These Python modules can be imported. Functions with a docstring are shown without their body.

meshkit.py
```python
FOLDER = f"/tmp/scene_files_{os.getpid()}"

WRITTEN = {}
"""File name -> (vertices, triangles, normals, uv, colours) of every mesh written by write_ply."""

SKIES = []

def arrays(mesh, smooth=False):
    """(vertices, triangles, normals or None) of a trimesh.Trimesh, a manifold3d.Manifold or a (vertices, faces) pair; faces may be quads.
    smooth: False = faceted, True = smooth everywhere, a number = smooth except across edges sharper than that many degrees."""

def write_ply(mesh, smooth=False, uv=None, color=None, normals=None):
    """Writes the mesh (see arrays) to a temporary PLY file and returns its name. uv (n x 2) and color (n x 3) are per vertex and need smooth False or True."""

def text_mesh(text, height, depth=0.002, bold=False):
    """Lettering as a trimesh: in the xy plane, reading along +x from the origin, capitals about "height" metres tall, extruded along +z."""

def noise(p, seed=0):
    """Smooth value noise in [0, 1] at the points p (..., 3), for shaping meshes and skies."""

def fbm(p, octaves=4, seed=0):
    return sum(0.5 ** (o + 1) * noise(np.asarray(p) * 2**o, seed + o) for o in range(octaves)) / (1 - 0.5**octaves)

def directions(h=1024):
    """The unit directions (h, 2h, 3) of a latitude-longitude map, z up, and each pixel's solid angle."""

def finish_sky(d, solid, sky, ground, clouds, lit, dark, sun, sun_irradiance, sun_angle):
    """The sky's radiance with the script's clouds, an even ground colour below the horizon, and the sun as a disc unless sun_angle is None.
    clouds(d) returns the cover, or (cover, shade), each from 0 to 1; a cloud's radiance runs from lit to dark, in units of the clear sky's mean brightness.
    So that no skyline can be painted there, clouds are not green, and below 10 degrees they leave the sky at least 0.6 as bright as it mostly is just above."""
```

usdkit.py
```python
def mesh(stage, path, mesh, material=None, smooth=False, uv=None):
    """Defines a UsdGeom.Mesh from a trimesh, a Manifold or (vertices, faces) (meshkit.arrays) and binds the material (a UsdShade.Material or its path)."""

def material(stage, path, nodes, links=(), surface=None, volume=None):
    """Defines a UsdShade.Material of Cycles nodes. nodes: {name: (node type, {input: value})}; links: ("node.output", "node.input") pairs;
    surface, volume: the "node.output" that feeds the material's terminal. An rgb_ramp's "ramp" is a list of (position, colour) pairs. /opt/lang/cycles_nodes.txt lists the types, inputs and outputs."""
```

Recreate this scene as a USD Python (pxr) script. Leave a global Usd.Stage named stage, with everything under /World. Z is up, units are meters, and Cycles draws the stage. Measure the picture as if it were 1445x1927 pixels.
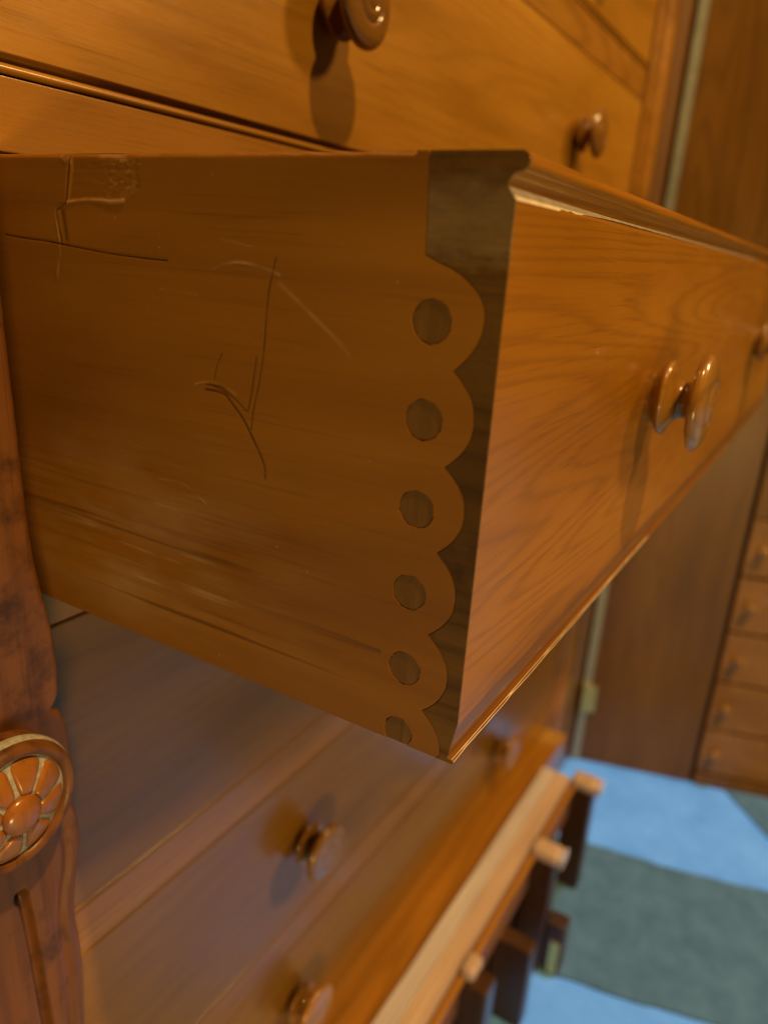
import math, random
import numpy as np, trimesh
from shapely.geometry import Polygon, Point, LineString, box as sbox
from shapely import affinity
from pxr import Usd, UsdGeom, UsdLux, UsdShade, Gf, Sdf, Vt
import usdkit, meshkit

random.seed(7); rng = np.random.default_rng(7)
stage = Usd.Stage.CreateInMemory()
UsdGeom.SetStageUpAxis(stage, UsdGeom.Tokens.z); UsdGeom.SetStageMetersPerUnit(stage, 1.0)
UsdGeom.Xform.Define(stage, '/World'); UsdGeom.Scope.Define(stage, '/World/Looks')

# ------------------------------------------------------------------ camera
# axes: +X along the chest front to the right, +Y into the chest, Z up; origin = top front left corner of the pulled-out drawer
RIGHT = np.array([0.5166453782553767, -0.853716598109215, 0.06515767982507659])
DOWN = np.array([-0.24070776409426048, -0.21785772870826173, -0.9458317938972123])
FWD = np.array([0.8216674056040558, 0.47297566549972303, -0.31805140215536454])
EYE = np.array([-0.21347307596991397, -0.08760901811787745, -0.030151895933850058])
FPX = 1430.76
cam = UsdGeom.Camera.Define(stage, '/World/Camera')
HA = 7.2
cam.CreateHorizontalApertureAttr(HA); cam.CreateVerticalApertureAttr(HA * 1024 / 767)
cam.CreateFocalLengthAttr(HA * FPX / 1445)
cam.CreateFStopAttr(1.55); cam.CreateFocusDistanceAttr(0.298)
cam.CreateClippingRangeAttr(Gf.Vec2f(0.005, 100)); cam.CreateExposureAttr(0.0)
mtx = Gf.Matrix4d(*[*RIGHT, 0], *[*(-DOWN), 0], *[*(-FWD), 0], *[*EYE, 1])
cam.AddTransformOp().Set(mtx)

# ------------------------------------------------------------------ light
def sphere_lamp(name, pos, r, col, power):
    l = UsdLux.SphereLight.Define(stage, '/World/' + name)
    l.AddTranslateOp().Set(Gf.Vec3d(*pos)); l.CreateRadiusAttr(r); l.CreateColorAttr(Gf.Vec3f(*col))
    l.CreateIntensityAttr(power); l.CreateNormalizeAttr(True)
    return l
WARM = (1.0, 0.60, 0.20)
sphere_lamp('ceiling_lamp', (-0.35, -1.90, 4.20), 0.08, WARM, 350)
sphere_lamp('ceiling_lamp_001', (1.9, -2.2, 1.7), 0.24, (1.0, 0.62, 0.24), 84)
spot = sphere_lamp('added_floor_spot', (1.18, -.50, 2.9), 0.05, (0.42, 0.72, 1.0), 110)  # added unseen cool spot that brightens the floor
_d = Gf.Vec3d(.95, -.24, -1.05) - Gf.Vec3d(1.18, -.50, 2.9)
_m = Gf.Matrix4d().SetRotate(Gf.Rotation(Gf.Vec3d(0, 0, -1), _d)) * Gf.Matrix4d().SetTranslate(Gf.Vec3d(1.18, -.50, 2.9))
UsdGeom.Xformable(spot).ClearXformOpOrder(); UsdGeom.Xformable(spot).AddTransformOp().Set(_m)
sh = UsdLux.ShapingAPI.Apply(spot.GetPrim()); sh.CreateShapingConeAngleAttr(9.2); sh.CreateShapingConeSoftnessAttr(.3)
sphere_lamp('ceiling_lamp_002', (-.75, -.82, -.60), 0.15, WARM, 10.5)  # added unseen low fill that brightens the drawer's left side
dome = UsdLux.DomeLight.Define(stage, '/World/room_light')
dome.CreateIntensityAttr(1.0)
dm = usdkit.material(stage, '/World/Looks/room_light', {'b': ('background_shader', {'color': (0.10, 0.060, 0.027), 'strength': 0.5})}, surface='b.background')
UsdShade.MaterialBindingAPI.Apply(dome.GetPrim()).Bind(dm)

# ------------------------------------------------------------------ materials
def wood(name, grain='x', dark=(.10, .035, .008), mid=(.24, .10, .028), light=(.33, .155, .05), figure=1.0, rough=.33, coat=.6,
         coat_rough=.16, bump=.12, off=(0, 0, 0), fine=1.0, bevel=0.0, dirt=0.0, mark=False, lines=0.35, cio=1.5, k=110., block=False, bottom_dark=False, spec=.18, pores=.38):
    L, A = 1.0, 1.0
    ax = 'xyz'.index(grain)
    def sc(along, across):
        v = [across] * 3; v[ax] = along; return tuple(v)
    n = {'g': ('geometry', {}),
         'mp': ('mapping', {'mapping_type': 'point', 'location': off, 'scale': (1, 1, 1)}),
         'm1': ('mapping', {'scale': sc(.75 * figure, 13 * figure)}), 'n1': ('noise_texture', {'scale': 1.0, 'detail': 1.0, 'distortion': 0.05}), 'ra': ('math', {'math_type': 'multiply_add', 'value2': .03}),
         'k': ('math', {'math_type': 'multiply', 'value2': k}), 's': ('math', {'math_type': 'sine'}),
         'sr': ('map_range', {'from_min': -1.0, 'from_max': 1.0, 'to_min': 0.0, 'to_max': 1.0}), 'sp': ('math', {'math_type': 'power', 'value2': 3.5}),
         'm2': ('mapping', {'scale': sc(14 * fine, 520 * fine)}), 'n2': ('noise_texture', {'scale': 1.0, 'detail': 4.0, 'roughness': .6}),
         'm3': ('mapping', {'scale': sc(3, 16)}), 'n3': ('noise_texture', {'scale': 1.0, 'detail': 3.0}),
         'm4': ('mapping', {'scale': sc(60, 130)}), 'n4': ('noise_texture', {'scale': 1.0, 'detail': 5.0, 'roughness': .65}),
         'ramp': ('rgb_ramp', {'ramp': [(.25, dark), (.5, mid), (.78, light)]}),
         'w1': ('math', {'math_type': 'multiply_add', 'value2': .35, 'value3': 0.0}), 'w2': ('math', {'math_type': 'multiply_add', 'value2': .65}),
         'lm': ('math', {'math_type': 'multiply', 'value2': lines}),
         'c1': ('mix_color', {'blend_type': 'mix', 'b': tuple(np.array(dark) * .7)}),
         'pr': ('map_range', {'from_min': .56, 'from_max': .72, 'to_min': 0.0, 'to_max': pores, 'clamp': True}),
         'c2': ('mix_color', {'blend_type': 'mix', 'b': tuple(np.array(dark) * .45)}),
         'rr': ('map_range', {'from_min': .3, 'from_max': .7, 'to_min': max(.05, rough - .08), 'to_max': rough + .1, 'clamp': True}),
         'cr': ('map_range', {'from_min': .3, 'from_max': .75, 'to_min': max(.03, coat_rough - .05), 'to_max': coat_rough + .09, 'clamp': True}),
         'hb': ('math', {'math_type': 'multiply_add', 'value2': .6}),
         'b': ('bump', {'strength': bump, 'distance': .0012}),
         'p': ('principled_bsdf', {'coat_weight': coat, 'coat_ior': cio, 'specular_ior_level': spec})}
    l = [('g.position', 'mp.vector'), ('mp.vector', 'm1.vector'), ('mp.vector', 'm2.vector'), ('mp.vector', 'm3.vector'), ('mp.vector', 'm4.vector'),
         ('m1.vector', 'n1.vector'), ('m2.vector', 'n2.vector'), ('m3.vector', 'n3.vector'), ('m4.vector', 'n4.vector'),
         ('n2.fac', 'ra.value1'), ('n1.fac', 'ra.value3'), ('ra.value', 'k.value1'), ('k.value', 's.value1'), ('s.value', 'sr.value'), ('sr.result', 'sp.value1'),
         ('n1.fac', 'w1.value1'), ('n3.fac', 'w2.value1'), ('w1.value', 'w2.value3'), ('w2.value', 'ramp.fac'),
         ('sp.value', 'lm.value1'), ('lm.value', 'c1.fac'), ('ramp.color', 'c1.a'), ('n2.fac', 'pr.value'), ('pr.result', 'c2.fac'), ('c1.result', 'c2.a'),
         ('n3.fac', 'rr.value'), ('n4.fac', 'cr.value'), ('rr.result', 'p.roughness'), ('cr.result', 'p.coat_roughness'),
         ('n2.fac', 'hb.value1'), ('n4.fac', 'hb.value3'), ('hb.value', 'b.height'), ('b.normal', 'p.normal')]
    out = 'c2.result'
    if dirt:
        n['md'] = ('mapping', {'scale': (26, 26, 26)}); n['nd'] = ('noise_texture', {'scale': 1.0, 'detail': 6.0, 'roughness': .7})
        n['dr'] = ('map_range', {'from_min': .52, 'from_max': .68, 'to_min': 0.0, 'to_max': dirt, 'clamp': True})
        n['c3'] = ('mix_color', {'blend_type': 'mix', 'b': tuple(np.array(dark) * .3)})
        l += [('mp.vector', 'md.vector'), ('md.vector', 'nd.vector'), ('nd.fac', 'dr.value'), ('dr.result', 'c3.fac'), (out, 'c3.a')]; out = 'c3.result'
    if mark:
        n['am'] = ('attribute', {'attribute': 'mark'}); n['aw'] = ('attribute', {'attribute': 'wear'})
        n['c4'] = ('mix_color', {'blend_type': 'mix', 'b': (.034, .012, .003)}); n['c5'] = ('mix_color', {'blend_type': 'mix', 'b': (.42, .27, .13)})
        l += [('am.fac', 'c4.fac'), ('aw.fac', 'c5.fac'), (out, 'c5.a'), ('c5.result', 'c4.a')]; out = 'c4.result'
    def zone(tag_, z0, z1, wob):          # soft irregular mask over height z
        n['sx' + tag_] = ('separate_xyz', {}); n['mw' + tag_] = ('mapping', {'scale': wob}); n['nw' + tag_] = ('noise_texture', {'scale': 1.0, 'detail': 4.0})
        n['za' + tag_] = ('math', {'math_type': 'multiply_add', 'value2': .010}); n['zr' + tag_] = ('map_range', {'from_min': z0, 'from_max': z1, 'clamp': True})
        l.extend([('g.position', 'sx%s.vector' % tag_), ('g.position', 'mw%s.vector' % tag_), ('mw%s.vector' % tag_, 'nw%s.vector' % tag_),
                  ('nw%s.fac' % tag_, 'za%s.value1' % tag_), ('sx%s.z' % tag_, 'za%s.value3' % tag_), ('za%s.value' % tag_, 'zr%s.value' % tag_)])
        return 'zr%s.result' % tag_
    if block:
        a = zone('a', -.028, -.022, (60, 200, 500)); b2 = zone('b', .001, -.008, (60, 200, 300))
        n['am'] = ('math', {'math_type': 'multiply'}); n['an'] = ('math', {'math_type': 'multiply', 'value2': .75})
        n['c6'] = ('mix_color', {'blend_type': 'mix', 'b': (.30, .195, .080)}); n['ab'] = ('math', {'math_type': 'multiply'})
        l += [(a, 'am.value1'), (b2, 'am.value2'), ('am.value', 'an.value1'), ('an.value', 'ab.value1'), ('n4.fac', 'ab.value2'), ('ab.value', 'c6.fac'), (out, 'c6.a')]; out = 'c6.result'
    if bottom_dark:  # band along the board's bottom mixed darker and browner
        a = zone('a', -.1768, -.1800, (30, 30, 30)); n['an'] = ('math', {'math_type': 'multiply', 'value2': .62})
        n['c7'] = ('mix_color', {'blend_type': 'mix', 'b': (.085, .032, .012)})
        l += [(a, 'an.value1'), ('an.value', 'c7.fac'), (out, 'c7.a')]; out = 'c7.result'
    if bevel:
        n['bv'] = ('bevel', {'radius': bevel, 'samples': 6}); l += [('bv.bevel', 'b.normal'), ('bv.bevel', 'p.coat_normal')]
    l.append((out, 'p.base_color'))
    return usdkit.material(stage, '/World/Looks/' + name, n, l, surface='p.BSDF')

def plain(name, col, col2=None, scale=40., rough=.5, metallic=0., bump=.1, coat=0., off=(0, 0, 0), dist=.001):
    n = {'g': ('geometry', {}), 'm': ('mapping', {'scale': (scale,) * 3, 'location': off}), 'n': ('noise_texture', {'scale': 1.0, 'detail': 6.0, 'roughness': .65}),
         'r': ('rgb_ramp', {'ramp': [(.3, col), (.7, col2 or col)]}), 'b': ('bump', {'strength': bump, 'distance': dist}),
         'p': ('principled_bsdf', {'roughness': rough, 'metallic': metallic, 'coat_weight': coat})}
    return usdkit.material(stage, '/World/Looks/' + name, n, [('g.position', 'm.vector'), ('m.vector', 'n.vector'), ('n.fac', 'r.fac'), ('n.fac', 'b.height'),
                           ('r.color', 'p.base_color'), ('b.normal', 'p.normal')], surface='p.BSDF')

M = {
 'front': wood('drawer_front_wood', 'x', (.18, .062, .002), (.30, .115, .004), (.375, .16, .008), off=(3.1, 1.7, 2.2), coat=.45, coat_rough=.12, bevel=.0004, lines=.34, k=240., bottom_dark=True),
 'upper': wood('upper_front_wood', 'x', (.21, .09, .006), (.34, .155, .012), (.43, .21, .02), off=(7.3, 4.2, 9.9), coat=.6, coat_rough=.2, bevel=.0006, lines=.2),
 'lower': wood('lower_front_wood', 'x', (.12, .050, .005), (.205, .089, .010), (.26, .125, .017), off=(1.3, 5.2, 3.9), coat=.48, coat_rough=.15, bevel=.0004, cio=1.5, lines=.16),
 'side': wood('drawer_side_wood', 'y', (.115, .038, .003), (.255, .098, .006), (.39, .165, .012), off=(5.5, 8.2, 1.1), coat=.3, coat_rough=.3, rough=.42, bump=.05, mark=True, figure=.8, lines=.12, fine=.9, pores=.2),
 'sideplain': wood('drawer_side_edge_wood', 'y', (.115, .038, .003), (.255, .098, .006), (.39, .165, .012), off=(5.5, 8.2, 1.1), coat=.3, coat_rough=.3, rough=.42, bump=.05, figure=.8, lines=.12, fine=.9, pores=.2),
 'end': wood('front_end_grain', 'y', (.066, .028, .004), (.132, .062, .009), (.20, .10, .018), off=(.5, 2.2, 8.1), coat=.15, rough=.5, coat_rough=.35, fine=.6, lines=.5, dirt=.5, bump=.3, block=True),
 'pin': wood('pin_end_wood', 'z', (.13, .058, .010), (.19, .092, .018), (.25, .125, .03), off=(2.5, 2.2, 4.1), coat=.2, rough=.5, coat_rough=.3, fine=.5, bump=.3),
 'frame': wood('frame_wood', 'x', (.15, .06, .006), (.27, .115, .010), (.35, .16, .016), off=(9.5, .2, 6.1), coat=.6, coat_rough=.2, bevel=.0008),
 'stile': wood('stile_wood', 'z', (.075, .026, .003), (.135, .048, .005), (.18, .07, .009), off=(9.5, 3.2, 6.1), coat=.6, coat_rough=.2, bevel=.0008),
 'carved': wood('carved_wood', 'z', (.062, .020, .005), (.14, .048, .010), (.22, .085, .019), off=(4.5, 6.2, 2.1), coat=.3, coat_rough=.28, rough=.45, bevel=.0018, dirt=.75, bump=.2),
 'petal': wood('petal_wood', 'z', (.20, .065, .010), (.36, .13, .018), (.46, .185, .03), off=(.5, 1.2, 7.1), coat=.7, coat_rough=.2, rough=.35, dirt=.5, bump=.15),
 'knob': wood('knob_wood', 'x', (.13, .052, .006), (.25, .112, .013), (.34, .16, .022), off=(.9, 9.2, 7.7), coat=1.0, coat_rough=.035, rough=.3, bump=.04, fine=.5),
 'door': wood('door_wood', 'z', (.105, .042, .004), (.17, .074, .007), (.22, .104, .012), off=(8.9, 2.9, .7), coat=.3, coat_rough=.3),
 'small': wood('small_drawer_wood', 'y', (.19, .078, .012), (.30, .135, .024), (.38, .18, .035), off=(3.3, 2.9, .7), coat=.3, coat_rough=.3),
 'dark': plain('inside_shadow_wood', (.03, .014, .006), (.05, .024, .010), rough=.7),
 'worn': plain('worn_bare_edge', (.42, .33, .20), (.62, .52, .36), scale=220., rough=.6, bump=.5),
 'dust': plain('dusty_recess', (.20, .18, .14), (.42, .40, .34), scale=320., rough=.85, bump=.4),
 'pale': wood('pale_ledge_wood', 'x', (.34, .30, .33), (.44, .40, .44), (.53, .49, .53), off=(8.9, 1.9, .7), coat=.4, coat_rough=.25, bevel=.002),
 'tan': wood('tan_rail_wood', 'x', (.33, .23, .19), (.45, .33, .27), (.55, .43, .36), off=(2.5, .2, 1.1), coat=.4, coat_rough=.25, bevel=.002),
 'railwood': wood('rail_face_wood', 'x', (.14, .06, .03), (.22, .10, .055), (.28, .14, .08), off=(9.5, .2, 1.1), coat=.5, coat_rough=.25, bevel=.001),
 'leg': wood('leg_dark_wood', 'z', (.022, .010, .005), (.042, .018, .008), (.065, .028, .012), off=(8.1, 1.1, .7), coat=.4, coat_rough=.25, bevel=.002),
 'strip': plain('lit_gap_grey', (.26, .26, .20), (.36, .36, .28), rough=.45, metallic=.3, bump=.05),  # pale tone of the lit background behind the hinge gap
 'brass': plain('aged_brass', (.55, .42, .13), (.7, .58, .22), rough=.35, metallic=.8, bump=.1),
 'floor': plain('blue_floor', (.065, .235, .60), (.105, .31, .72), scale=14., rough=.8, bump=.5, dist=.004),
 'mat': plain('grey_green_band', (.032, .082, .12), (.060, .130, .18), scale=22., rough=.95, bump=.6, dist=.004),  # grey-green of the floor bands, one of them the cabinet's painted shadow
}

# ------------------------------------------------------------------ helpers
used = {}
def numbered(parent, name):
    k = parent + '/' + name
    if k not in used:
        used[k] = 0; return k
    used[k] += 1
    return f'{k}_{used[k]:03d}'
def tag(prim, label=None, cat=None, group=None, kind=None):
    for k, v in (('label', label), ('category', cat), ('group', group), ('kind', kind)):
        if v: prim.SetCustomDataByKey(k, v)
    return prim
def thing(name, label, cat, loc=(0, 0, 0), group=None):
    p = numbered('/World', name)
    x = UsdGeom.Xform.Define(stage, p); x.AddTranslateOp().Set(Gf.Vec3d(*loc))
    tag(x.GetPrim(), label, cat, group)
    return p, np.array(loc, float)
def obj(name, mesh, mat, parent='/World', smooth=False, label=None):
    off = np.zeros(3)
    if isinstance(parent, tuple): parent, off = parent
    p = numbered(parent, name)
    v, f, n = meshkit.arrays(mesh, smooth)
    m = UsdGeom.Mesh.Define(stage, p)
    m.CreatePointsAttr(Vt.Vec3fArray.FromNumpy((v - off).astype(np.float32)))
    m.CreateFaceVertexCountsAttr(Vt.IntArray.FromNumpy(np.full(len(f), 3, np.int32)))
    m.CreateFaceVertexIndicesAttr(Vt.IntArray.FromNumpy(f.astype(np.int32).ravel()))
    m.CreateSubdivisionSchemeAttr('none')
    if n is not None:
        m.CreateNormalsAttr(Vt.Vec3fArray.FromNumpy(n.astype(np.float32))); m.SetNormalsInterpolation('vertex')
    UsdShade.MaterialBindingAPI.Apply(m.GetPrim()).Bind(M[mat])
    if label: m.GetPrim().SetCustomDataByKey('label', label)
    return (p, off)
def bx(x0, x1, y0, y1, z0, z1):
    m = trimesh.creation.box((x1 - x0, y1 - y0, z1 - z0)); m.apply_translation(((x0 + x1) / 2, (y0 + y1) / 2, (z0 + z1) / 2)); return m
cat_ = trimesh.util.concatenate
def polys(g): return [p for p in getattr(g, 'geoms', [g]) if p.area > 1e-10]
def ext_x(poly, x0, x1):
    """poly in (y, z), extruded along X"""
    out = []
    for p in polys(poly):
        m = trimesh.creation.extrude_polygon(p, x1 - x0, engine='earcut')
        v = m.vertices.copy(); m.vertices = np.stack([v[:, 2] + x0, v[:, 0], v[:, 1]], 1); m.fix_normals(); out.append(m)
    return cat_(out)
def ext_y(poly, y0, y1):
    """poly in (x, z), extruded along Y"""
    out = []
    for p in polys(poly):
        m = trimesh.creation.extrude_polygon(p, y1 - y0, engine='earcut')
        v = m.vertices.copy(); m.vertices = np.stack([v[:, 0], v[:, 2] + y0, v[:, 1]], 1); m.fix_normals(); out.append(m)
    return cat_(out)
def arc(cx, cy, r, a0, a1, n=10):
    t = np.radians(np.linspace(a0, a1, n)); return [(cx + r * math.cos(a), cy + r * math.sin(a)) for a in t]

# drawer-front cross-section in (y, z): bead, cove and sloped fillet at top and bottom; face at y = 0
def front_profile(z1, z0, thick=.028, yf=0.0):
    t = [(thick, 0), (.0005, 0)] + arc(-.0002, -.0027, .0027, 90, 262, 26) + [(.0010, -.0056), (.0024, -.0070), (.0030, -.0082), (.0030, -.0092), (0.0, -.0130)]
    b = [(0.0, .0165), (.0024, .0022), (.0022, .0017)] + arc(.0008, .0008, .0008, 80, 262, 24) + [(.0005, 0), (thick, 0)]
    return Polygon([(y + yf, z1 + z) for y, z in t] + [(y + yf, z0 + z) for y, z in b]).buffer(0)

def flat_profile(z1, z0, thick=.026, yf=0.0, groove=True):
    t = [(thick, 0), (.0012, 0), (.0004, -.0004), (0, -.0012)]
    b = ([(0, .0080), (.0004, .0077), (.0050, .0072), (.0050, .0046)] if groove else [(0, .0042)]) + arc(.0015, .0021, .0020, 90, 270, 26) + [(thick, 0)]
    return Polygon([(y + yf, z1 + z) for y, z in t] + [(y + yf, z0 + z) for y, z in b]).buffer(0)
# knob: solid of revolution along -Y
KNOB = [(0, .0), (.0128, 0), (.0136, .0022), (.0156, .0046), (.0184, .0068), (.0204, .0086), (.0207, .0096), (.0198, .0106), (.0172, .0116), (.0144, .0128),
        (.0118, .0146), (.0103, .0168), (.0099, .0190), (.0108, .0212), (.0140, .0226), (.0200, .0234), (.0246, .0244), (.0264, .0258), (.0266, .0275), (.0255, .0294),
        (.0225, .0310), (.0180, .0320), (.0132, .0325), (.0126, .0321), (.0120, .0318), (.0112, .0322), (.0100, .0327), (.0060, .0334), (.0052, .0330), (.0046, .0331), (.0030, .0336), (0, .0338)]
def knob_mesh(x, y, z, s=1.0, seg=64):
    from scipy.interpolate import PchipInterpolator
    pts = np.array(KNOB) * s
    d = np.r_[0, np.cumsum(np.hypot(*np.diff(pts, axis=0).T))]
    u = np.linspace(0, d[-1], 150)
    r, h = PchipInterpolator(d, pts[:, 0])(u), PchipInterpolator(d, pts[:, 1])(u)
    m = trimesh.creation.revolve(np.stack([np.maximum(r, 0), h], 1), sections=seg)
    v = m.vertices.copy(); m.vertices = np.stack([v[:, 0] + x, -v[:, 2] + y, v[:, 1] + z], 1); m.fix_normals()
    return m

# ------------------------------------------------------------------ setting: floor
FZ = -1.05
floor = trimesh.Trimesh([(-4, -6, FZ), (6, -6, FZ), (6, 5, FZ), (-4, 5, FZ)], [(0, 1, 2), (0, 2, 3)], process=False)
p, _ = obj('floor', floor, 'floor'); tag(stage.GetPrimAtPath(p), 'pale blue floor under and in front of the chest', 'floor', kind='structure')

def band_strip(e0, e1, name, label):
    """thin floor sheet between two edge polylines (x, y); edges a little uneven"""
    def dense(e):
        e = np.array(e, float); out = []
        for a, b in zip(e[:-1], e[1:]):
            for t in np.linspace(0, 1, 60, endpoint=False): out.append(a + (b - a) * t)
        out.append(e[-1]); return np.array(out)
    a, b = dense(e0), dense(e1)
    def wob(c, s): 
        q = np.c_[c * 17, np.full(len(c), s)]
        return c + (meshkit.fbm(q, 3, s)[:, None] - .5) * np.array([.014, .004])
    ring = np.r_[wob(a, 3), wob(b, 9)[::-1]]
    m = trimesh.creation.extrude_polygon(Polygon(ring).buffer(0), .004, engine='earcut'); m.apply_translation((0, 0, FZ))
    p, _ = obj(name, m, 'mat'); tag(stage.GetPrimAtPath(p), label, 'mat', 'grey-green bands on the blue floor')
band_strip([(.93, .45), (1.009, .121), (1.040, -.055), (1.079, -.178), (1.19, -.60)], [(.60, .45), (.698, .086), (.753, -.127), (.85, -.55)], 'floor_band',
          'grey-green band lying across the blue floor beside the dark rail legs')  # thin sheet, darker and greener than the floor
band_strip([(1.60, .06), (1.33, -.072), (1.236, -.163), (1.10, -.30)], [(1.9, -.2), (1.6, -.4), (1.5, -.6), (1.4, -.8)], 'floor_band',
          'grey-green sheet painting the cabinet shadow on the floor at the foot of the small drawers')  # sheet coloured as the shadow cast by the cabinet

# ------------------------------------------------------------------ chest carcass
D = .24
XL, XR = 0.0, 1.016
FY = D + .0006            # frame face, a little behind the drawer faces
chest = thing('drawer_chest', 'tall orange-brown wooden chest with moulded drawers and a carved post at its left', 'chest', (0.6, .45, FZ))
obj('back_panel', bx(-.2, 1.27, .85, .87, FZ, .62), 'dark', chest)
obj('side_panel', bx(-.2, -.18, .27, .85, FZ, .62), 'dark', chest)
obj('side_panel', bx(1.25, 1.27, .27, .85, FZ, .62), 'stile', chest)
rails = [(.206, .242), (.002, .0315), (-.2265, -.2015), (-.4585, -.4246), (-.660, -.627), (-.845, -.806)]
for i, (a, b) in enumerate(rails):
    obj('rail', bx(XL + .001, XR, FY, FY + .03, a, b), 'frame', chest)
obj('top_board', bx(-.2, 1.27, .2, .85, .62, .65), 'frame', chest)
obj('plinth', bx(-.17, 1.0195, FY - .003, FY + .03, FZ, -.847), 'frame', chest)
obj('base_ledge', bx(-.17, 1.0195, .2, FY - .0035, -.88, -.848), 'frame', chest)
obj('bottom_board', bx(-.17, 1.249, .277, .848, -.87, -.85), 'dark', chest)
# right stile with two upright beads
obj('stile', bx(XR + .004, 1.275, FY, FY + .024, FZ, .62), 'stile', chest)
for xa, w, hgt in ((1.044, .010, .005), (1.088, .026, .013)):
    prof = Polygon([(xa + w * math.cos(t), FY + .001 - hgt * math.sin(t)) for t in np.linspace(0, math.pi, 14)])
    m = trimesh.creation.extrude_polygon(prof, .62 - FZ - .05, engine='earcut'); m.apply_translation((0, 0, FZ + .05))
    obj('stile_bead', m, 'frame', chest, smooth=40)
obj('left_stile', bx(-.18, XL - .004, FY - .004, FY + .026, FZ, .62), 'stile', chest)

# carved post on the left stile: wavy right edge, rosette, incised groove
PY = .20
edge = [(-.052, .10), (-.036, .02), (-.0245, -.045), (-.0232, -.09), (-.0215, -.145), (-.0205, -.165), (-.0185, -.180), (-.0155, -.1965), (-.0135, -.215), (-.0130, -.228), (-.0132, -.2385), (-.0152, -.2435),
        (-.0178, -.2468), (-.0145, -.2490), (-.0118, -.2550), (-.0102, -.2640), (-.0095, -.2760), (-.0100, -.2880), (-.0122, -.2975), (-.0140, -.3010), (-.0112, -.3055), (-.0090, -.3150), (-.0080, -.3270), (-.0088, -.3390),
        (-.0118, -.3540), (-.0138, -.3680), (-.0142, -.3780), (-.0128, -.3960), (-.0122, -.4200), (-.0135, -.4500), (-.016, -.50), (-.022, -.58), (-.03, -.70), (-.03, FZ + .02)]
e = np.array(edge)
zz = np.r_[np.linspace(.10, -.5, 260), np.linspace(-.52, FZ + .02, 20)]
from scipy.interpolate import PchipInterpolator
xe = PchipInterpolator(-e[:, 1], e[:, 0])(-zz) + .0004 * (meshkit.fbm(np.c_[zz * 300, zz * 0, zz * 0], 2, 5) - .5)
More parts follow.
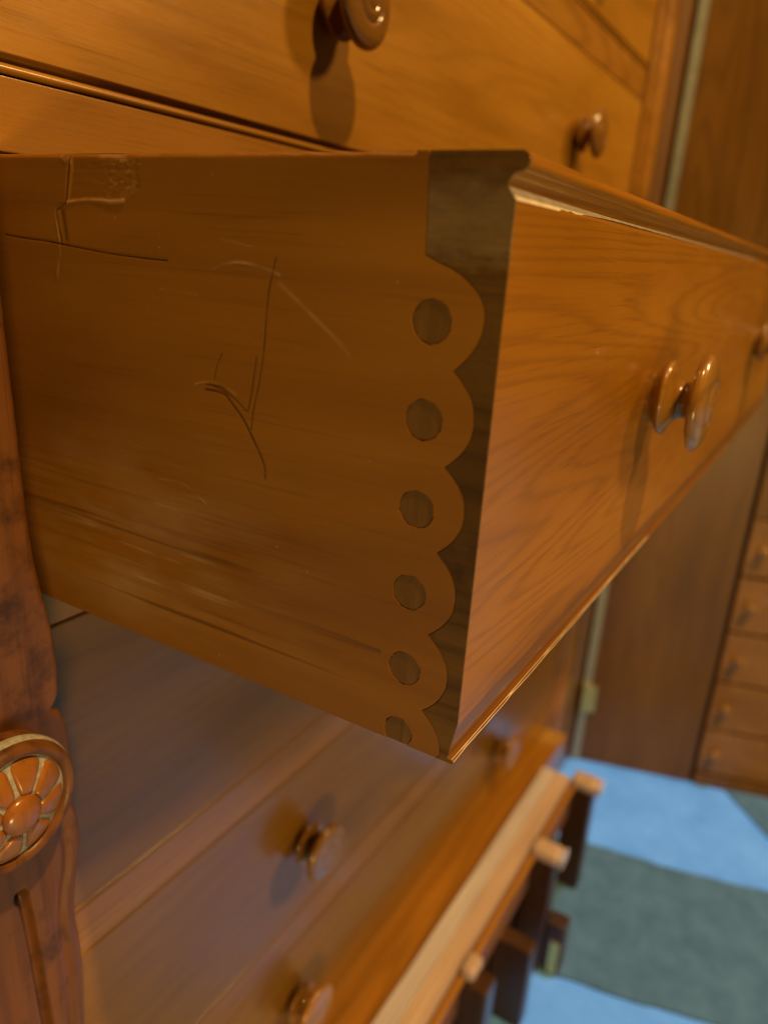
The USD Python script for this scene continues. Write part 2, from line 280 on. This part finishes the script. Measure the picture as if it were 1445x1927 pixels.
# front sheet with rounded edge and shallow carving, on a grid that follows the edge
def post_sheet():
    us = np.r_[np.linspace(0, .8, 130), .8 + .2 * (1 - np.cos(np.linspace(0, math.pi / 2, 40)[1:] )) * 0 + .2 * np.linspace(0, 1, 40)[1:]]
    X0 = -.115
    U, Z = np.meshgrid(us, zz)
    X = X0 + U * (xe[:, None] - X0)
    d = xe[:, None] - X
    y = PY + .0026 * np.clip(1 - d / .0042, 0, 1) ** 2.2
    # raised border line next to the edge on the lower half
    low = 1 / (1 + np.exp((Z + .318) / .004))
    y -= .0010 * np.exp(-((d - .0062) / .0016) ** 2) * low
    y += .0012 * np.exp(-((d - .0098) / .0018) ** 2) * low
    # incised groove, running down from its rounded head
    gz = np.array([-.3385, -.345, -.36, -.40, -.45, -.52, -.60]); gx = np.array([-.0438, -.0425, -.0410, -.0388, -.0360, -.035, -.034])
    gc = np.interp(-Z, -gz, gx); gd = np.abs(X - gc)
    on = ((Z < -.3395) & (Z > -.60)).astype(float)
    head = np.hypot(X + .0440, (Z + .3400)); 
    y += .0052 * np.clip(1 - (gd / .0034) ** 2, 0, 1) * on + .0050 * np.clip(1 - (head / .0042) ** 2, 0, 1)
    y += .0006 * (meshkit.fbm(np.stack([X * 120, Z * 60, X * 0], -1), 4, 2) - .5)
    V = np.stack([X, y, Z], -1).reshape(-1, 3)
    nz, nu = len(zz), len(us)
    idx = np.arange(nz * nu).reshape(nz, nu)
    F = np.stack([idx[:-1, :-1], idx[1:, :-1], idx[1:, 1:], idx[:-1, 1:]], -1).reshape(-1, 4)
    # right flank back to the stile
    fl = np.stack([xe, np.full(nz, FY - .005), zz], 1)
    V2 = np.r_[V, fl]; j = idx[:, -1]; k = np.arange(nz) + len(V)
    F2 = np.stack([j[:-1], j[1:], k[1:], k[:-1]], 1)
    return (V2, np.r_[F, F2])
post = obj('carved_post', post_sheet(), 'carved', chest, smooth=50, label='carved post with scrolled right edge, round flower boss and incised groove')
RX, RZ, RR = -.0520, -.2745, .0305
def ring_mesh(r, t, yc, h, n=96, m=20, x=RX, z=RZ):
    a = np.linspace(0, 2 * np.pi, n, endpoint=False); b = np.linspace(0, 2 * np.pi, m, endpoint=False)
    A, B = np.meshgrid(a, b, indexing='ij'); rad = r + t * np.cos(B)
    V = np.stack([x + rad * np.cos(A), yc - h * np.sin(B), z + rad * np.sin(A)], -1).reshape(-1, 3)
    i = np.arange(n * m).reshape(n, m); F = np.stack([i, np.roll(i, -1, 1), np.roll(np.roll(i, -1, 0), -1, 1), np.roll(i, -1, 0)], -1).reshape(-1, 4)
    return (V, F)
def disc_y(cx, cz, r, y0, y1, n=72):
    return ext_y(Point(cx, cz).buffer(r, n), y0, y1)
obj('boss_disc', disc_y(RX, RZ, RR + .0005, PY - .012, PY + .01), 'carved', post)
def dome_mesh(r, y0, h, n=72, m=14):
    V = [(RX, y0 - h, RZ)]; F = []
    for q in np.linspace(0, 1, m)[1:]:
        for a in np.linspace(0, 2 * np.pi, n, endpoint=False): V.append((RX + r * q * math.cos(a), y0 - h * (1 - (r * q / .0285) ** 2), RZ + r * q * math.sin(a)))
    F += [(0, 1 + i, 1 + (i + 1) % n) for i in range(n)]
    for j in range(m - 2):
        for i in range(n):
            a, b = 1 + j * n + i, 1 + j * n + (i + 1) % n; F += [(a, a + n, b + n), (a, b + n, b)]
    return (np.array(V), np.array(F))
obj('boss_recess', dome_mesh(.0280, PY - .0135, .0075), 'dust', post, smooth=True, label='pale dusty recess between the petals')
obj('boss_ring', ring_mesh(RR - .0022, .0034, PY - .0130, .0050), 'carved', post, smooth=True)
obj('boss_dust_rim', ring_mesh(RR + .0008, .0012, PY - .0108, .0030), 'dust', post, smooth=True, label='pale dusty outer rim of the boss')
obj('dust_ring', ring_mesh(RR - .0062, .0012, PY - .0128, .0022), 'dust', post, smooth=True)
def lump(cx, cz, ang, r0, r1, half, h, y0, n=40, m=10):
    t = np.linspace(0, 2 * np.pi, n, endpoint=False); rr = np.sin(np.linspace(0, np.pi / 2, m))
    V, rm, dr = [(0, 0, 1.0)], (r0 + r1) / 2, (r1 - r0) / 2
    for q in rr[1:]:
        for a in t:
            c, s = math.cos(a), math.sin(a); k = (abs(c) ** 4.2 + abs(s) ** 4.2) ** (-1 / 4.2)
            V.append((q * c * k, q * s * k, math.sqrt(max(0, 1 - q ** 4.5))))
    V = np.array(V); rad = rm + V[:, 0] * dr; th = ang + V[:, 1] * half * (1 - .10 * (1 - V[:, 0]))
    P = np.stack([cx + rad * np.cos(th), y0 - h * V[:, 2] - .0075 * (1 - (rad / .0265) ** 2), cz + rad * np.sin(th)], 1)
    F = [(0, 1 + i, 1 + (i + 1) % n) for i in range(n)]
    for j in range(m - 2):
        b = 1 + j * n
        for i in range(n):
            a0, a1, c0, c1 = b + i, b + (i + 1) % n, b + n + i, b + n + (i + 1) % n
            F += [(a0, c0, c1), (a0, c1, a1)]
    mm = trimesh.Trimesh(P, F, process=False)
    if mm.face_normals[:, 1].mean() > 0: mm.invert()
    return mm
for i in range(8):
    obj('petal', lump(RX, RZ, math.radians(72 - i * 45), .0084, .0258, math.radians(22.5) * 1.04, .0040, PY - .0118), 'petal', post, smooth=True)
c = trimesh.creation.icosphere(3); v = c.vertices * (.0093, .0048, .0093) + (RX, PY - .0210, RZ); c.vertices = v
obj('boss_centre', c, 'petal', post, smooth=True)

# ------------------------------------------------------------------ closed drawers in the chest
def closed_drawer(z1, z0, knobs, label, mat):
    t = thing('closed_drawer', label, 'drawer', (.5, D, z0))
    obj('front_board', ext_x(flat_profile(z1, z0, .026, D, mat == 'upper'), XL + .003, XR), mat, t, smooth=12)
    for x, z in knobs: obj('knob', knob_mesh(x, D + .0002, z), 'knob', t, smooth=40)
closed_drawer(.420, .2435, [(.243, .335), (.747, .335)], 'closed chest drawer in the top right of the photo, above the two-knob one', 'upper')
closed_drawer(.2045, .0325, [(.243, .1185), (.747, .1215)], 'closed chest drawer with two round knobs right above the pulled-out drawer', 'upper')
closed_drawer(-.2275, -.4240, [(.247, -.325), (.747, -.325)], 'closed drawer with dark sheen right under the pulled-out drawer, its knobs hidden', 'lower')
closed_drawer(-.4595, -.6255, [(.247, -.540), (.747, -.540)], 'closed lower drawer whose whole round knob shows below the pulled-out drawer', 'lower')
closed_drawer(-.6615, -.8045, [(.244, -.731), (.747, -.731)], 'closed bottom drawer whose knob is cut by the lower photo edge', 'lower')

# ------------------------------------------------------------------ the pulled-out drawer
H, TH, XD = .2, .013, 1.01
drawer = thing('pulled_out_drawer', 'open drawer pulled out of the chest, with scalloped pin joint at its front corner', 'drawer', (.5, .2, -H))
F = front_profile(0, -H)
# side outline with scallops in (y, z)
so = [(.285, 0), (.0285, 0), (.0278, -.012), (.0272, -.0288), (.0232, -.0305)]
cusps = [-.0310, -.0622, -.0928, -.1223, -.1528, -.1830, -.2135]
cy = [.0205, .0142, .0142, .0142, .0146, .0142, .0146]
for k in range(6):
    z0_, z1_ = cusps[k], cusps[k + 1]; hh = (z0_ - z1_) / 2; zc = (z0_ + z1_) / 2
    for t in np.linspace(0, 1, 22)[(1 if k == 0 else 0):]:
        z = z0_ + (z1_ - z0_) * t; w = 1 - abs(2 * t - 1) ** 2.25
        yb = cy[k] + (cy[k + 1] - cy[k]) * t
        if z > -H: so.append((.0057 + (yb - .0057) * (1 - w) + .00040 * (meshkit.fbm(np.array([[z * 500., 3., 1.]]), 3, 2)[0] - .5), z))
so += [(.0078, -H), (.285, -H)]
S = Polygon(so).buffer(0)
pins = [(.0230, -.0480, .0067), (.0230, -.0788, .0066), (.0230, -.1090, .0064), (.0230, -.1393, .0063), (.0224, -.1690, .0063), (.0230, -.1955, .0057)]
def ragged(cy_, cz_, r, seed, amp=.0003):
    t = np.linspace(0, 2 * np.pi, 60, endpoint=False)
    n = meshkit.fbm(np.stack([np.cos(t) * 4 + 9, np.sin(t) * 4 + 9, t * 0], 1), 3, seed) - .5
    rr = r + amp * 2 * n; return Polygon(np.c_[cy_ + rr * np.cos(t), cz_ + rr * np.sin(t)])
holes = [ragged(y + .0001, z - .0001, r + .00020, 20 + i, .0004) for i, (y, z, r) in enumerate(pins)]
YS = .0325
DEEP = .0014
clip = S.intersection(sbox(-1, -1, YS, 1))
for h in holes: clip = clip.difference(h)
fb_ = trimesh.boolean.difference([ext_x(F, .0008, XD), ext_x(S.buffer(.0003), -.01, TH + .0002)], engine='manifold')
obj('front_board', fb_, 'front', drawer, smooth=12)
obj('end_grain', ext_x(F.difference(S.buffer(.00030)), 0, .0008), 'end', drawer, label='dark end grain of the front board with scallops')
obj('side_board', cat_([ext_x(S, DEEP, TH), ext_x(clip, 0, DEEP - .00001)]), 'sideplain', drawer)
for i, (y, z, r) in enumerate(pins):
    pg = ragged(y, z, r, 40 + i).intersection(sbox(-1, -H + .0002, 1, 1))
    obj('pin', ext_x(pg, .00025, DEEP), 'pin', drawer)

def polyd(P, line):
    """distance from points P (n, 2) to a polyline"""
    best = np.full(len(P), 9.)
    for a, b in zip(line[:-1], line[1:]):
        a, b = np.array(a), np.array(b); ab = b - a
        t = np.clip(((P - a) @ ab) / (ab @ ab + 1e-15), 0, 1)
        best = np.minimum(best, np.hypot(*(P - (a + t[:, None] * ab)).T))
    return best
def on_side(px, py):      # where a sight line meets the drawer's side plane x = 0, as (y, z)
    d = RIGHT * (px - 722.5) / FPX + DOWN * (py - 963.5) / FPX + FWD
    t = -EYE[0] / d[0]; q = EYE + t * d; return (q[1], q[2])
def L5(pts): return [on_side(300 + x / 3.503, 400 + y / 3.503) for x, y in pts]
def L3(pts): return [on_side(x / 2.965, 250 + y / 2.965) for x, y in pts]
def smooth_line(pts, n=40):
    p = np.array(pts); d = np.r_[0, np.cumsum(np.hypot(*np.diff(p, axis=0).T))]; u = np.linspace(0, d[-1], n)
    return np.c_[PchipInterpolator(d, p[:, 0])(u), PchipInterpolator(d, p[:, 1])(u)]
step = .0004
ys, zs = np.arange(YS, .2851, step), np.linspace(0, -H, int(H / step) + 1)
Y, Z = np.meshgrid(ys, zs)
P = np.c_[Y.ravel(), Z.ravel()]
X = np.zeros(len(P)); mark = np.zeros(len(P)); wear = np.zeros(len(P))
fb = lambda sy, sz, o, s: meshkit.fbm(np.c_[P[:, 0] * sy, P[:, 1] * sz, np.full(len(P), s * 3.7)], o, s)
X += .00016 * (fb(8, 14, 3, 3) - .5) + .00003 * (fb(22, 700, 2, 4) - .5)
def scratch(pts, w, depth, dark, n=40):
    global X, mark
    d = polyd(P, smooth_line(pts, n)); k = np.exp(-(d / w) ** 2) * (.55 + .9 * fb(160, 160, 2, 5))
    X += depth * k; mark = np.maximum(mark, np.clip(k * dark, 0, 1))
def pale(pts, w, depth, amt, n=40):
    global X, wear
    d = polyd(P, smooth_line(pts, n)); k = np.exp(-(d / w) ** 2) * np.clip(2.2 * fb(120, 160, 3, 6) - .5, 0, 1)
    X += depth * k; wear = np.maximum(wear, np.clip(k * amt, 0, 1))
scratch(L5([(765, 300), (745, 400), (720, 520), (705, 660), (690, 880), (660, 1100), (640, 1200), (610, 1360), (605, 1430)]), .00040, .00006, .6)
scratch(L5([(640, 950), (625, 1060), (600, 1220), (575, 1310), (520, 1250), (450, 1190), (400, 1145), (310, 1130)]), .00040, .00006, .65)
scratch(L5([(305, 1165), (370, 1175), (430, 1200), (480, 1260), (550, 1360), (610, 1480), (660, 1590), (695, 1700), (695, 1750)]), .00050, .0001, .75)
scratch(L5([(410, 930), (375, 1020), (360, 1100)]), .0003, .0001, .5)
scratch(L5([(330, 1130), (380, 1150), (440, 1200)]), .0006, .0001, .6)
pale(L5([(290, 410), (310, 400), (370, 360), (440, 335), (530, 328), (620, 345), (700, 370), (790, 410)]), .00045, -.0001, .7)
pale(L5([(790, 470), (900, 570), (1020, 690), (1150, 820), (1250, 940)]), .0007, 0, .4)
pale(L5([(0, 1755), (140, 1785), (260, 1880), (310, 1927)]), .0004, -.0001, .6)
pale(L5([(230, 1135), (310, 1118), (400, 1138), (500, 1200)]), .0004, -.0001, .45)
pale(L5([(400, 170), (620, 225)]), .0003, 0, .3); pale(L5([(0, 500), (70, 510), (250, 540)]), .0003, 0, .35)
scratch(L3([(30, 565), (140, 585), (250, 600), (350, 620), (450, 640), (640, 675), (930, 710)]), .00036, .0002, .85)
scratch(L3([(390, 120), (380, 200), (372, 300), (362, 390), (312, 440), (325, 520), (340, 600), (335, 625)]), .0006, .0003, .45)
scratch(L3([(345, 440), (355, 520), (365, 590)]), .0016, .0003, .35)
pale(L3([(310, 430), (318, 500), (330, 600), (335, 650), (325, 720), (318, 810)]), .0008, -.0002, .3)
# splintered bruise under the top edge
pg = Polygon(L3([(385, 60), (395, 200), (372, 385), (480, 376), (560, 378), (640, 384), (720, 350), (790, 310), (770, 220), (820, 60)]))
from shapely import contains_xy, distance, points
ins = contains_xy(pg, P[:, 0], P[:, 1]); near = np.zeros(len(P))
near[ins] = distance(points(P[ins]), pg.exterior)
f0, f1 = on_side(372 / 2.965, 250 + 200 / 2.965)[0], on_side(800 / 2.965, 250 + 200 / 2.965)[0]
fade = np.clip((P[:, 0] - f1) / (f0 - f1), 0, 1)
spl = fb(330, 560, 5, 8)
spl = fb(200, 700, 5, 8)
X += np.clip(near / .0012, 0, 1) * (.0001 + .0004 * fade) + ins * (.0005 * (spl - .5)) * np.clip(1.1 - fade, 0, 1) * np.clip(near / .002, 0, 1)
wear = np.maximum(wear, ins * np.clip((fb(480, 1000, 3, 21) - .58) * 5, 0, .4) * np.exp(-((fade - .30) / .22) ** 2) * np.clip(near / .0012, 0, 1))
pale(L3([(370, 388), (420, 378), (480, 371), (560, 374), (620, 382), (690, 375)]), .0006, -.0004, .75)
pale(L3([(340, 125), (360, 150), (385, 140), (390, 165)]), .0007, -.0002, .5); pale(L3([(560, 125), (640, 128), (700, 140), (720, 170)]), .0007, .0001, .4)
# rubbed streaks low on the side, dust specks
c0 = on_side(270, 1000); c1 = on_side(420, 1080)
env = np.exp(-((P[:, 0] - c0[0]) / .055) ** 2 - ((P[:, 1] + .150) / .034) ** 2)
wear = np.maximum(wear, np.clip((fb(26, 520, 4, 9) - .53) * 4, 0, 1) * env * np.clip(3 * fb(45, 60, 2, 10) - .8, 0, 1) * 1.0)
mark = np.maximum(mark, np.clip((fb(9, 330, 3, 11) - .60) * 6, 0, 1) * np.clip((-.115 - P[:, 1]) / .03, 0, 1) * .55)
env2 = np.exp(-((P[:, 0] - c0[0] - .01) / .075) ** 2 - ((P[:, 1] + .158) / .038) ** 2)
wear = np.maximum(wear, env2 * np.clip(2.4 * fb(30, 75, 3, 14) - .85, 0, 1) * (.24 + .5 * fb(30, 640, 3, 15)))
for k in range(20):
    q = (rng.uniform(.035, .24), rng.uniform(-.195, -.003)); d = np.hypot(*(P - q).T); wear = np.maximum(wear, np.exp(-(d / rng.uniform(.00015, .00034)) ** 2))
X = X * np.clip((P[:, 0] - YS - .0004) / .008, 0, 1)
X = np.maximum(X, -.0006)
V = np.c_[X, P]
ny, nz = len(ys), len(zs); I = np.arange(ny * nz).reshape(nz, ny)
# top and bottom skirts turn back into the board, the top arris slightly rounded and nicked
for r_, dx in enumerate((.0012, .0008, .0004, .00014)):
    V[I[r_], 0] = np.clip(V[I[r_], 0], 0, .0006) + dx * (.7 + .6 * meshkit.fbm(np.c_[ys * 220, ys * 0, ys * 0], 3, 12))
Fq = np.stack([I[:-1, :-1], I[:-1, 1:], I[1:, 1:], I[1:, :-1]], -1).reshape(-1, 4)
top = V[I[0]].copy(); top[:, 0] = DEEP; bot = V[I[-1]].copy(); bot[:, 0] = DEEP
T = np.arange(ny) + len(V); B = T + ny
V = np.r_[V, top, bot]
Fq = np.r_[Fq, np.stack([I[0][:-1], T[:-1], T[1:], I[0][1:]], -1), np.stack([I[-1][:-1], I[-1][1:], B[1:], B[:-1]], -1)]
mark = np.r_[mark, np.zeros(2 * ny)]; wear = np.r_[wear, np.zeros(2 * ny)]
pp, _ = obj('side_face', (V, Fq), 'side', drawer, smooth=True, label='scratched and chipped outer face of the drawer side')
for nm, arr in (('mark', mark), ('wear', wear)):
    UsdGeom.PrimvarsAPI(stage.GetPrimAtPath(pp)).CreatePrimvar(nm, Sdf.ValueTypeNames.FloatArray, 'vertex').Set(Vt.FloatArray.FromNumpy(arr.astype(np.float32)))
obj('side_board', bx(XD - TH, XD, .0285, .62, -H, -.001), 'sideplain', drawer)
obj('side_board', bx(0.0004, TH, .2852, .62, -H, -.0003), 'sideplain', drawer)
obj('bottom_board', bx(TH + .0005, XD - TH - .0005, .0285, .62, -H + .006, -H + .014), 'sideplain', drawer)
obj('back_board', bx(TH + .0005, XD - TH - .0005, .60, .615, -H + .0145, -.004), 'sideplain', drawer)
# worn bare wood on the sloping fillet by the corner
wl = []
for i, x in enumerate(np.linspace(.0006, .60, 420)):
    n = meshkit.fbm(np.array([[x * 120, 3., 1.]]), 3, 4)[0]; k = max(.16, 1 - (x / .13) ** .8)
    a, b = .05 + .25 * (1 - k), min(1.0, .25 + .9 * k * (.55 + .9 * n) + .12)
    f = lambda t: (.0030 - .0030 * t - .00010, -.0092 - .0038 * t + .00012)
    wl.append([(x, *f(a)), (x, *f(b))])
wl = np.array(wl).reshape(-1, 3); k = np.arange(419) * 2
obj('worn_edge', (wl, np.stack([k, k + 1, k + 3, k + 2], 1)), 'worn', drawer, label='pale worn edge of the front moulding')
wl = []
for x in np.linspace(.0004, .30, 160):
    n = meshkit.fbm(np.array([[x * 90, 7., 2.]]), 3, 6)[0]; w = 55 + 45 * n
    for a in (92, 92 + w): wl.append((x, .0008 + .00092 * math.cos(math.radians(a)), -H + .0008 + .00092 * math.sin(math.radians(a))))
wl = np.array(wl); k = np.arange(159) * 2
obj('worn_edge', (wl, np.stack([k, k + 1, k + 3, k + 2], 1)), 'worn', drawer, label='pale worn lower edge of the drawer front')
for x, z in ((.2255, -.0935), (.72, -.0915)):
    obj('knob', knob_mesh(x, .0002, z), 'knob', drawer, smooth=40)

# ------------------------------------------------------------------ low rail with stepped legs in front of the chest
rail_t = thing('low_rail', 'pale-topped low wooden rail on dark stepped legs, at the bottom right before the chest', 'rail', (.45, .12, FZ))
def rbox(x0, x1, y0, y1, z0, z1, r):
    s_ = trimesh.creation.icosphere(2, r).vertices
    pts = np.concatenate([s_ + (x, y, z) for x in (x0 + r, x1 - r) for y in (y0 + r, y1 - r) for z in (z0 + r, z1 - r)])
    return trimesh.convex.convex_hull(pts)
obj('top_rail', rbox(-.2, .884, .1750, .1979, -.8586, -.8319, .0015), 'pale', rail_t, smooth=30, label='pale worn rear strip of the rail top')
obj('top_rail', rbox(-.2, .884, .1495, .1746, -.8586, -.8325, .0015), 'tan', rail_t, smooth=30)
obj('lower_rail', bx(-.2, .8818, .1440, .1841, -.9073, -.8592), 'railwood', rail_t)
obj('rail_bead', rbox(-.2, .884, .1385, .1491, -.8544, -.8434, .004), 'frame', rail_t, smooth=30)
obj('apron', bx(-.2, .872, .155, .1743, FZ + .0005, -.908), 'leg', rail_t)
obj('leg', rbox(.588, .615, .098, .1535, FZ + .0005, -.9085, .004), 'leg', rail_t, smooth=30)
for i, x in enumerate((.468, .707, .8964)):
    lg = obj('leg', rbox(x - .016, x + .016, .1094, .1531, FZ + .0005, -.852, .004), 'leg', rail_t, smooth=30)
    obj('leg_cap', rbox(x - .017, x + .016, (.128, .1039, .1039)[i], .1488, -.8514, -.8305, .008), 'tan', lg, smooth=40)
    if i: obj('cap_end', rbox(x - .0160, x + .0150, .0990, .1036, -.8500, -.832, .002), 'pale', lg, smooth=40, label='pale worn tip of the cap')
    if i < 2:
        obj('foot', rbox(x - .008, x + .022, .080, .1090, FZ + .0005, -.955, .004), 'leg', lg, smooth=30)
        obj('foot_plate', bx(x - .0102, x - .0082, .084, .098, -1.045, -.985), 'brass', lg, label='small brass plate on the foot')

# ------------------------------------------------------------------ open cabinet wing on the right: door panel and bank of small drawers
a0 = np.array([1.247, .240]); tv = np.array([.2815, -.9596]); nv = np.array([-.9596, -.2815])   # along the wing, and out of its face
def wing(mesh):          # local (s along wing, n out of face, z)
    v = mesh.vertices.copy(); q = a0 + v[:, :1] * tv + v[:, 1:2] * nv
    mesh.vertices = np.c_[q, v[:, 2]]; mesh.fix_normals(); return mesh
wing_t = thing('cabinet_wing', 'tall brown cabinet wing standing open at the right, hinged beside the chest', 'cabinet', (*(a0 + .2 * tv), FZ))
obj('panel', wing(bx(.022, .2500, -.03, 0, FZ + .002, .9)), 'door', wing_t)
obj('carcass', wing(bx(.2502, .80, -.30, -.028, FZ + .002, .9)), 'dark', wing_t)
obj('base_rail', wing(bx(.2590, .80, -.027, .004, FZ + .002, -1.0225)), 'door', wing_t)
obj('upper_panel', wing(bx(.2590, .80, -.027, .0, .03, .9)), 'door', wing_t)
obj('lit_gap_strip', wing(bx(.004, .0205, -.03, .004, FZ + .002, .9)), 'strip', wing_t, label='pale grey-green strip painting the lit gap along the hinged edge')  # coloured like the lit background showing through the hinge gap
hz = obj('hinge', wing(bx(.0065, .034, .0042, .008, -.925, -.862)), 'brass', wing_t, label='small brass hinge low on the hinged edge')
cyl = trimesh.creation.cylinder(.005, .066, sections=20); cyl.apply_translation((.008, .0105, -.8935)); obj('hinge_knuckle', wing(cyl), 'brass', hz, smooth=40)
seps = [-.0975, -.216, -.334, -.4507, -.5700, -.6887, -.8009, -.9127, -1.0190]
seps = [.02] + seps
names = ['topmost visible', 'second', 'third', 'fourth', 'fifth']
for i in range(len(seps) - 1):
    z1, z0 = seps[i] - .003, seps[i + 1] + .003
    k = i - 4
    lab = (f'shallow small drawer in the right cabinet, {["lowest", "second from the floor", "third from the floor", "fourth from the floor", "fifth from the floor"][len(seps) - 2 - i]}'
           if len(seps) - 2 - i < 5 else f'shallow small drawer high in the right cabinet, number {len(seps) - 1 - i} up from the floor')
    if i < 4: continue
    t = thing('small_drawer', lab, 'drawer', (*(a0 + .5 * tv), z0), 'small drawers in the right cabinet')
    b = bx(.2595, .78, -.026, .001, z0, z1)
    obj('front_board', wing(b), 'small', t)
    prof = trimesh.creation.revolve(np.array([(0, 0), (.006, 0), (.0045, .004), (.005, .007), (.0095, .010), (.0105, .0135), (.008, .0165), (0, .018)]), sections=24)
    v = prof.vertices.copy(); prof.vertices = np.stack([v[:, 0] + .2855, v[:, 2] + .0012, v[:, 1] + (z0 + z1) / 2 - .002], 1)
    obj('knob', wing(prof), 'knob', t, smooth=40)
if True:
    obj('filler_panel', wing(bx(.2590, .80, -.027, .0, seps[4], .0295)), 'door', wing_t)
